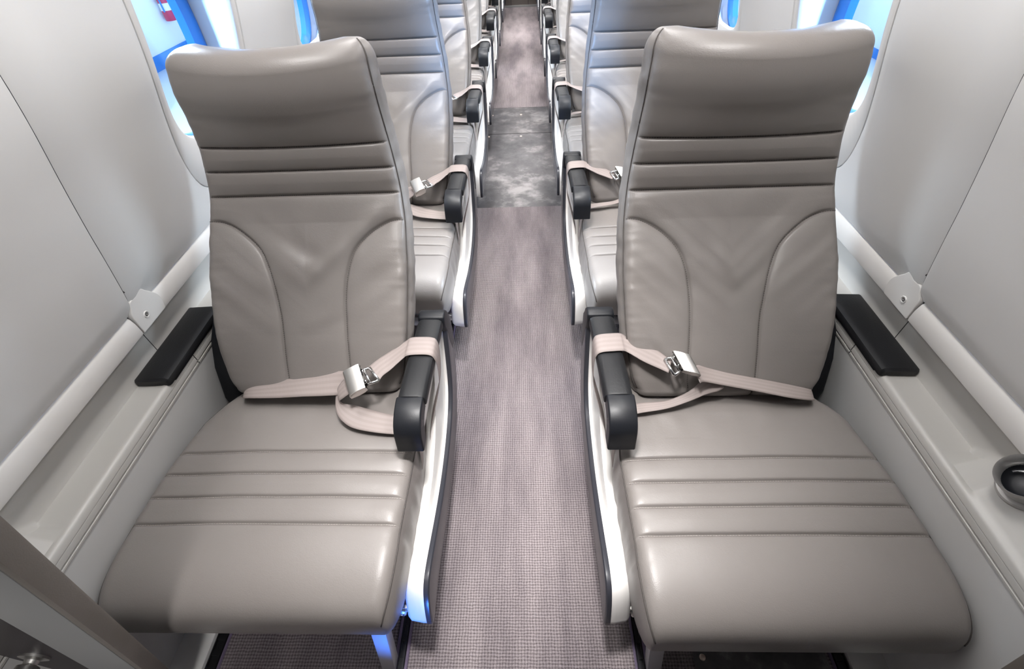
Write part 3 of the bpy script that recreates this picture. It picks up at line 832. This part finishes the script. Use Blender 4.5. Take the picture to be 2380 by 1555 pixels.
def build_seat(sd, seed):
    root_loc = (sd*0.43, 0.42, 0.0)
    dy = 0.020 if sd < 0 else 0.0
    seat = empty('aircraft_seat', root_loc)
    R0 = root_loc
    back = build_back(sd, seed, R0, seat, dy)
    cush = build_cushion(sd, seed+3, R0, seat, dy-0.002)
    # pan, cross tube and back post under and behind the cushion
    mb = MB(); mb.box(0.235, 0.655, 0.235, 0.68, 0.275, 0.300)
    mb.build('seat_pan', M_frame, seat, root=R0, sd=sd, bevel=0.006)
    mb = MB(); mb.tube([(0.235, 0.212+dy*0.5, 0.262), (0.45, 0.212+dy*0.5, 0.262), (0.56, 0.216+dy*0.5, 0.268), (0.645, 0.235, 0.285)], 0.013, 12)
    mb.build('cross_tube', M_frame, seat, root=R0, sd=sd, smooth=True)
    mb = MB(); mb.tube([(0.235, 0.60, 0.262), (0.645, 0.60, 0.262)], 0.015, 12)
    mb.build('cross_tube', M_frame, seat, root=R0, sd=sd, smooth=True)
    for (xa, xb, ya_, yb) in ((0.243, 0.262, 0.205, 0.182), (0.243, 0.272, 0.60, 0.64)):
        mb = MB(); h = 0.0135
        mb.loft([[(xa-h, ya_-h, 0.285), (xa+h, ya_-h, 0.285), (xa+h, ya_+h, 0.285), (xa-h, ya_+h, 0.285)],
                 [(xb-h, yb-h, FZ+0.0088), (xb+h, yb-h, FZ+0.0088), (xb+h, yb+h, FZ+0.0088), (xb-h, yb+h, FZ+0.0088)]])
        mb.build('leg', M_frame, seat, root=R0, sd=sd, bevel=0.003)
    for ya_ in (0.24, 0.60):
        mb = MB(); mb.box(0.630, 0.687, ya_-0.02, ya_+0.02, 0.262, 0.292)
        mb.build('wall_bracket', M_frame, seat, root=R0, sd=sd, bevel=0.004)
    for yb in (0.185, 0.64):
        mb = MB(); mb.lathe((0.2455, yb+0.004, 0.150), (-1, 0, 0), [(0.0001, -0.002), (0.006, -0.002), (0.006, 0.002), (0.0001, 0.003)], 10)
        mb.build('leg_bolt', M_steel, seat, root=R0, sd=sd, smooth=True)
    mb = MB(); mb.prism([(0.645, 0.375), (0.672, 0.450), (0.708, 0.502), (0.755, 0.535), (0.80, 0.53), (0.81, 0.30), (0.643, 0.30)], 0.640, 0.684)
    mb.build('recline_bracket', M_black, seat, root=R0, sd=sd, bevel=0.006)
    # ---- aisle armrest
    arm_sec = [(0.172, 0.478), (0.172, 0.505), (0.176, 0.514), (0.212, 0.514), (0.216, 0.505), (0.216, 0.478), (0.211, 0.470), (0.177, 0.470)]
    mb = MB(); rings = []
    for yv, zo, sc in ((0.478, 0.0, 0.95), (0.50, 0.0, 1), (0.60, 0.0, 1), (0.70, -0.004, 1), (0.765, -0.012, 1), (0.80, -0.03, 0.9)):
        rings.append([(0.194+(x-0.194)*sc, yv, z+zo) for x, z in arm_sec])
    mb.loft(rings)
    arm = mb.build('armrest', M_shell, seat, root=R0, sd=sd, smooth=True)
    # pad
    ps = [(0.1665, 0.512), (0.1655, 0.522), (0.1675, 0.5305), (0.1725, 0.5345), (0.180, 0.5360), (0.205, 0.5365), (0.2125, 0.5350), (0.2175, 0.5310), (0.2195, 0.522), (0.2185, 0.512)]
    mb = MB(); rings = []
    for yv, sc, zs_ in ((0.519, 0.93, 0.82), (0.5205, 0.985, 0.96), (0.524, 1, 1), (0.60, 1, 1), (0.715, 0.99, 1), (0.728, 0.985, 0.97), (0.730, 0.95, 0.8)):
        dz = 0.003*math.sin(PI*(yv-0.52)/0.21) if yv > 0.524 else 0
        shift = -0.0065*(yv-0.52)/0.21
        rings.append([(0.1925+shift+(x-0.1925)*sc, yv, 0.512+(z-0.512)*zs_+dz) for x, z in ps])
    mb.loft(rings)
    mb.build('arm_pad', M_pad, arm, root=R0, sd=sd, smooth=True)
    # curved end cap: section across x, swept round the nose
    path = catmull([(0.521, 0.5345, 0), (0.505, 0.5335, 0), (0.487, 0.5290, 0), (0.4695, 0.5190, 0), (0.4580, 0.5040, 0), (0.4535, 0.4870, 0), (0.4510, 0.4700, 0), (0.4490, 0.4600, 0)], 5)
    inner = catmull([(0.521, 0.5050, 0), (0.512, 0.5040, 0), (0.502, 0.5010, 0), (0.4920, 0.4950, 0), (0.4850, 0.4870, 0), (0.4810, 0.4780, 0), (0.4780, 0.4680, 0), (0.4760, 0.4600, 0)], 5)
    mb = MB(); rings = []
    N_ = len(path)
    for i in range(N_):
        o_, i_ = path[i], inner[i]; k = 1.0 if 0 < i < N_-1 else 0.94
        hw = 0.0255*k
        def L_(t): return (o_[0]+(i_[0]-o_[0])*t, o_[1]+(i_[1]-o_[1])*t)
        sec = []
        for dx, t in ((-0.88, 0.0), (-0.955, 0.03), (-0.99, 0.08), (-1, 0.16), (-1, 0.95), (-0.95, 1.0), (0.95, 1.0), (1, 0.95), (1, 0.16), (0.99, 0.08), (0.955, 0.03), (0.88, 0.0)):
            y_, z_ = L_(t if k == 1 else min(1, max(0.04, t)))
            sec.append((0.1950+dx*hw, y_, z_))
        rings.append(sec)
    mb.loft(rings)
    mb.build('end_cap', M_black, arm, root=R0, sd=sd, smooth=True)
    # pivot housing at the rear
    mb = MB()
    hp = [(0.732, 0.505), (0.730, 0.525), (0.735, 0.5345), (0.748, 0.5375), (0.762, 0.533), (0.775, 0.520), (0.79, 0.49), (0.80, 0.44), (0.795, 0.40), (0.765, 0.40), (0.750, 0.44), (0.745, 0.48)]
    mb.prism(hp, 0.156, 0.214)
    mb.build('pivot_housing', M_black, arm, root=R0, sd=sd, bevel=0.005, seg=3)
    # ---- aisle side shell: white moulding with charcoal bumper edge
    up = catmull([(0.775, 0.515, 0), (0.750, 0.500, 0), (0.733, 0.455, 0), (0.716, 0.405, 0), (0.690, 0.350, 0), (0.650, 0.318, 0), (0.600, 0.300, 0), (0.540, 0.292, 0), (0.470, 0.292, 0), (0.400, 0.302, 0),
                  (0.340, 0.315, 0), (0.290, 0.325, 0), (0.262, 0.323, 0), (0.243, 0.305, 0), (0.228, 0.275, 0), (0.219, 0.248, 0)], 3)
    lowp = [(0.222, 0.236), (0.235, 0.232), (0.26, 0.238), (0.30, 0.243), (0.40, 0.228), (0.50, 0.220), (0.60, 0.222), (0.68, 0.245), (0.74, 0.30), (0.79, 0.38), (0.80, 0.48)]
    poly = [(p[0], p[1]) for p in up]+lowp
    cyz = np.mean(poly, axis=0)
    def off(poly, dd):
        n_ = len(poly); out_ = []
        for i in range(n_):
            p0, p1, p2 = np.array(poly[i-1]), np.array(poly[i]), np.array(poly[(i+1) % n_])
            t = p2-p0; t = t/ (np.hypot(*t)+1e-9); nn = np.array([-t[1], t[0]])
            out_.append(tuple(p1+nn*dd))
        return out_
    # orientation test
    ar = sum(poly[i-1][0]*poly[i][1]-poly[i][0]*poly[i-1][1] for i in range(len(poly)))
    sg = 1 if ar > 0 else -1
    up2 = catmull([(0.775, 0.518, 0), (0.735, 0.508, 0), (0.700, 0.495, 0), (0.668, 0.470, 0), (0.640, 0.435, 0), (0.612, 0.400, 0), (0.578, 0.368, 0), (0.535, 0.342, 0), (0.470, 0.322, 0), (0.400, 0.318, 0),
                  (0.340, 0.322, 0), (0.290, 0.327, 0), (0.262, 0.323, 0), (0.243, 0.305, 0), (0.228, 0.275, 0), (0.219, 0.248, 0)], 3)
    poly2 = [(p[0], p[1]) for p in up2]+lowp
    P0 = poly; Pin = off(poly2, sg*0.0035); Pin2 = off(poly2, sg*0.010)
    mb = MB()
    rings = [[(0.1665, y, z) for y, z in P0], [(0.174, y, z) for y, z in P0], [(0.1765, y, z) for y, z in off([((a[0]+b[0])/2, (a[1]+b[1])/2) for a, b in zip(poly, poly2)], sg*0.0005)], [(0.180, y, z) for y, z in off(poly2, sg*0.0012)],
             [(0.196, y, z) for y, z in Pin], [(0.203, y, z) for y, z in Pin2], [(0.2055, y, z) for y, z in off(poly2, sg*0.016)]]
    mb.loft(rings)
    shell = mb.build('side_shell', M_shell, seat, root=R0, sd=sd, smooth=True)
    mb = MB()
    o1 = off(poly, -sg*0.0015)
    rings = [[(0.1672, y, z) for y, z in off(poly, -sg*0.0010)], [(0.1655, y, z) for y, z in o1], [(0.1590, y, z) for y, z in o1], [(0.1570, y, z) for y, z in off(poly, sg*0.001)], [(0.1565, y, z) for y, z in off(poly, sg*0.004)]]
    mb.loft(rings)
    mb.build('bumper', M_bumper, shell, root=R0, sd=sd, smooth=True)
    # fixing bolt below the shell's front end
    mb = MB(); mb.lathe((0.212, 0.232, 0.262), (0, -1, 0.3), [(0.0075, -0.004), (0.0075, 0.002), (0.004, 0.0035), (0.003, 0.001), (0.0001, 0.001)], 12)
    mb.box(0.203, 0.235, 0.236, 0.242, 0.25, 0.275)
    mb.build('fixing_bolt', M_steel, shell, root=R0, sd=sd, smooth=True)
    # ---- belt
    if sd < 0:
        over = [((-.193, .562, .330), (-.191, .532, .320)), ((-.191, .590, .365), (-.190, .552, .355)), ((-.180, .612, .405), (-.178, .580, .398)),
                ((-.1640, .645, .455), (-.1630, .605, .452)), ((-.1605, .662, .505), (-.1600, .617, .503)), ((-.1630, .667, .532), (-.1625, .618, .530)), ((-.1720, .6675, .5415), (-.1715, .6185, .541)),
                ((-.195, .668, .5430), (-.195, .6185, .5430)), ((-.215, .668, .5415), (-.215, .618, .5410)), ((-.2255, .666, .5355), (-.2255, .616, .534)),
                ((-.258, .650, .522), (-.250, .601, .519)), ((-.283, .634, .515), (-.266, .592, .511)), ((-.302, .619, .508), (-.274, .585, .503))]
        hip = [((-.345, .622, .487), (-.338, .575, .482)), ((-.378, .641, .470), (-.365, .582, .463)), ((-.425, .642, .462), (-.41, .585, .456)), ((-.468, .636, .458), (-.455, .586, .453)), ((-.527, .632, .450), (-.512, .588, .447)), ((-.574, .625, .446), (-.575, .592, .442)), ((-.600, .632, .434), (-.598, .604, .428)), ((-.607, .652, .41), (-.607, .632, .40))]
        tail = [((-.338, .612, .494), (-.334, .563, .490)), ((-.356, .605, .486), (-.347, .560, .481)), ((-.3695, .590, .474), (-.358, .560, .470)), ((-.3715, .566, .461), (-.352, .560, .4615)), ((-.363, .541, .451), (-.336, .562, .455)),
                ((-.343, .522, .446), (-.312, .558, .449)), ((-.318, .511, .443), (-.288, .552, .446)), ((-.273, .503, .441), (-.263, .546, .444)), ((-.230, .500, .439), (-.232, .543, .442)), ((-.205, .502, .437), (-.207, .545, .440))]
        tag_ = [((-.207, .545, .438), (-.205, .502, .434)), ((-.199, .530, .425), (-.198, .496, .420)), ((-.1945, .508, .395), (-.1935, .478, .390)), ((-.1925, .488, .372), (-.192, .463, .368))]
        corners = [(-.321, .622, .515), (-.300, .569, .500), (-.331, .557, .492), (-.356, .604, .505)]
        endmid = (-.287, .601, .506); across = (-.028, .034, .005)
    else:
        over = [((.193, .562, .330), (.191, .532, .320)), ((.191, .590, .365), (.190, .552, .355)), ((.180, .612, .405), (.178, .580, .398)),
                ((.1640, .645, .455), (.1630, .605, .452)), ((.1605, .662, .505), (.1600, .617, .503)), ((.1625, .667, .532), (.1620, .618, .530)), ((.1720, .6675, .5415), (.1715, .6185, .541)),
                ((.195, .669, .5430), (.195, .6195, .5430)), ((.213, .670, .5420), (.213, .621, .5420)), ((.224, .669, .5380), (.224, .621, .5370)),
                ((.265, .651, .529), (.254, .606, .526)), ((.290, .638, .521), (.284, .597, .515)), ((.313, .618, .513), (.303, .592, .507))]
        hip = [((.360, .610, .497), (.366, .580, .488)), ((.371, .624, .492), (.378, .588, .482)), ((.394, .625, .482), (.413, .590, .470)), ((.44, .617, .473), (.452, .586, .463)), ((.492, .610, .465), (.487, .581, .458)), ((.556, .601, .455), (.547, .571, .450)), ((.600, .596, .445), (.597, .571, .439)), ((.613, .605, .430), (.613, .585, .424)), ((.618, .63, .41), (.618, .61, .40))]
        tail = [((.412, .592, .472), (.384, .622, .488)), ((.420, .586, .467), (.386, .612, .478)), ((.408, .580, .4625), (.377, .601, .468)), ((.384, .576, .4570), (.355, .586, .458)), ((.347, .563, .4510), (.329, .576, .451)), ((.302, .550, .4460), (.300, .568, .447)), ((.248, .542, .4430), (.248, .565, .4445)), ((.215, .536, .438), (.216, .560, .4395))]
        tag_ = [((.216, .560, .438), (.215, .536, .434)), ((.205, .540, .425), (.205, .510, .420)), ((.197, .515, .395), (.196, .485, .390)), ((.193, .492, .372), (.1925, .465, .368))]
        corners = [(.318, .633, .525), (.332, .598, .508), (.366, .584, .508), (.350, .626, .522)]
        endmid = (.307, .604, .510); across = (.010, -.028, -.006)
    cpt = Vector((cx, 0, CAMZ))
    def fwd(chain, k0, k1=None):
        n_ = len(chain); out_ = []
        for i, (a_, b_) in enumerate(chain):
            k = k0 if k1 is None else k0+(k1-k0)*i/(n_-1)
            out_.append(tuple(tuple(cpt+(Vector(q)-cpt)*k) for q in (a_, b_)))
        return out_
    hip = fwd(hip, 0.972, 0.985); tail = fwd(tail, 0.985, 0.995)
    over = over[:-3]+fwd(over[-3:], 0.995, 0.982)
    corners = [tuple(cpt+(Vector(q)-cpt)*0.972) for q in corners]; endmid = tuple(cpt+(Vector(endmid)-cpt)*0.978)
    belt = ribbon('seat_belt', [over, hip, tail, tag_], M_web, seat, R0, sd)
    bk, P = build_buckle(corners, R0, belt)
    build_tongue(P, endmid, across, R0, belt)
    return seat

def copy_tree(o, parent=None):
    c = o.copy(); C.objects.link(c)
    if parent is not None: c.parent = parent
    for ch in list(o.children): copy_tree(ch, c)
    return c
ORD = ['front', 'second', 'third', 'fourth', 'fifth', 'sixth', 'seventh', 'eighth']
for sd in (-1, 1):
    side = 'left' if sd < 0 else 'right'
    proto = build_seat(sd, 2.0 if sd < 0 else 9.0)
    for n in range(ROWS):
        o = proto if n == 0 else copy_tree(proto)
        o.location = (sd*0.43, 0.42+n*PITCH, 0)
        if n == 0:
            lab = 'grey leather seat nearest the camera, %s of the aisle, belt over its armrest' % side
        elif n == ROWS-1:
            lab = 'last grey leather seat by the far bulkhead on the %s of the aisle' % side
        else:
            lab = 'grey leather seat on the %s of the aisle, %s row from the front' % (side, ORD[n])
        tag(o, lab, 'seat', 'cabin seats along the %s wall' % side)

# ------------------------------------------------------------------ partition edges beside the camera
def partition(sd, label, top, direction, up, down, widths, yb, knob, mats):
    t0 = Vector((top[0], top[1])); dv = Vector(direction).normalized(); nv = Vector((-dv.y, dv.x))
    if nv.x > 0: nv = -nv          # points outboard (coordinates are given for the left-hand side)
    root = (sd*0.6, yb-0.02, 0.3)
    pr = empty('partition', root, label, 'partition')
    def band(name, m, a, b, y0, y1, bev):
        p = [t0-dv*up+nv*a, t0+dv*down+nv*a, t0+dv*down+nv*b, t0-dv*up+nv*b]
        mb = MB()
        mb.add([(q.x, y0, q.y) for q in p]+[(q.x, y1, q.y) for q in p],
               [(0, 1, 2, 3), (7, 6, 5, 4)]+[(i, (i+1) % 4, 4+(i+1) % 4, 4+i) for i in range(4)])
        return mb.build(name, m, pr, root=root, sd=-sd, bevel=bev)
    band('edge_trim', mats[0], 0.0, widths[0], yb-0.022, yb, 0.0035)
    band('panel_rim', mats[1], widths[0]-0.003, widths[1], yb-0.023, yb-0.003, 0.003)
    if len(widths) > 2: band('panel', mats[2], widths[1]-0.004, widths[2], yb-0.019, yb-0.004, 0.002)
    if knob:
        mb = MB(); mb.lathe((knob[0], yb-0.019, knob[1]), (0, -1, 0.0), [(0.018, 0.0), (0.018, 0.003), (0.009, 0.005), (0.008, 0.010), (0.013, 0.012), (0.014, 0.017), (0.009, 0.020), (0.0001, 0.021)], 24)
        mb.build('knob', M_steel, pr, root=root, sd=-sd, smooth=True)
partition(-1, 'slanted partition edge with taupe trim and a metal knob at lower left', (-0.359, 0.903), (-0.229, -0.615), 0.24, 0.84, (0.0105, 0.074, 0.25), 0.14, (-0.641, 0.500), (M_tan, M_greytrim, M_darkpanel))
partition(1, 'dark corner of a partition at the lower right edge of the view', (-0.533, 0.632), (-0.036, -0.091), 0.05, 0.30, (0.0105, 0.05), 0.11, None, (M_tan, M_darkpanel))

# ------------------------------------------------------------------ hangar outside the windows
mb = MB(); mb.box(-6.7, 5.7, -6, 22, -1.2, -1.1)
o = mb.build('floor_hangar', M_hfloor); tag(o, kind='structure')
for sd, xw in ((-1, 6.5), (1, 5.5)):
    hw = empty('wall_hangar_%s' % ('left' if sd < 0 else 'right'), (sd*xw, 8, 0), kind='structure')
    mb = MB(); mb.box(xw, xw+0.1, -6, 22, -1.1, 4.5); mb.build('hangar_wall_panel', M_hangar, hw, root=(sd*xw, 8, 0), sd=sd)
    mb = MB(); mb.box(xw-0.02, xw, -6, 22, -1.1, -0.88 if sd < 0 else -0.98); mb.build('hangar_stripe', M_hblue, hw, root=(sd*xw, 8, 0), sd=sd)
er = (-6.38, 9.9, -0.50)
ext = empty('fire_extinguisher', er, 'red fire extinguisher with white label on the hangar wall outside the left window', 'fire extinguisher')
mb = MB(); mb.lathe(er, (0, 0, 1), [(0.0001, 0), (0.085, 0.005), (0.09, 0.02), (0.09, 0.36), (0.075, 0.42), (0.035, 0.455), (0.03, 0.47), (0.0001, 0.472)], 24)
mb.build('cylinder', M_red, ext, root=er, smooth=True)
mb = MB(); mb.lathe(er, (0, 0, 1), [(0.0915, 0.16), (0.0915, 0.27)], 24); mb.build('label_band', M_white, ext, root=er, smooth=True)
mb = MB(); mb.box(er[0]-0.02, er[0]+0.10, er[1]-0.02, er[1]+0.02, er[2]+0.47, er[2]+0.53); mb.build('valve_handle', M_darkmetal, ext, root=er)
mb = MB(); mb.tube(catmull([(er[0], er[1]-0.04, er[2]+0.48), (er[0]+0.03, er[1]-0.13, er[2]+0.40), (er[0]+0.03, er[1]-0.13, er[2]+0.15)], 6), 0.014, 8)
mb.build('hose', M_hblue, ext, root=er, smooth=True)
mb = MB(); mb.box(er[0]-0.12, er[0]-0.108, er[1]-0.14, er[1]+0.14, er[2]+0.62, er[2]+0.95)
sg = mb.build('wall_sign', M_white, None, root=(0, 0, 0)); tag(sg, 'pale sign on the hangar wall above the fire extinguisher', 'sign')
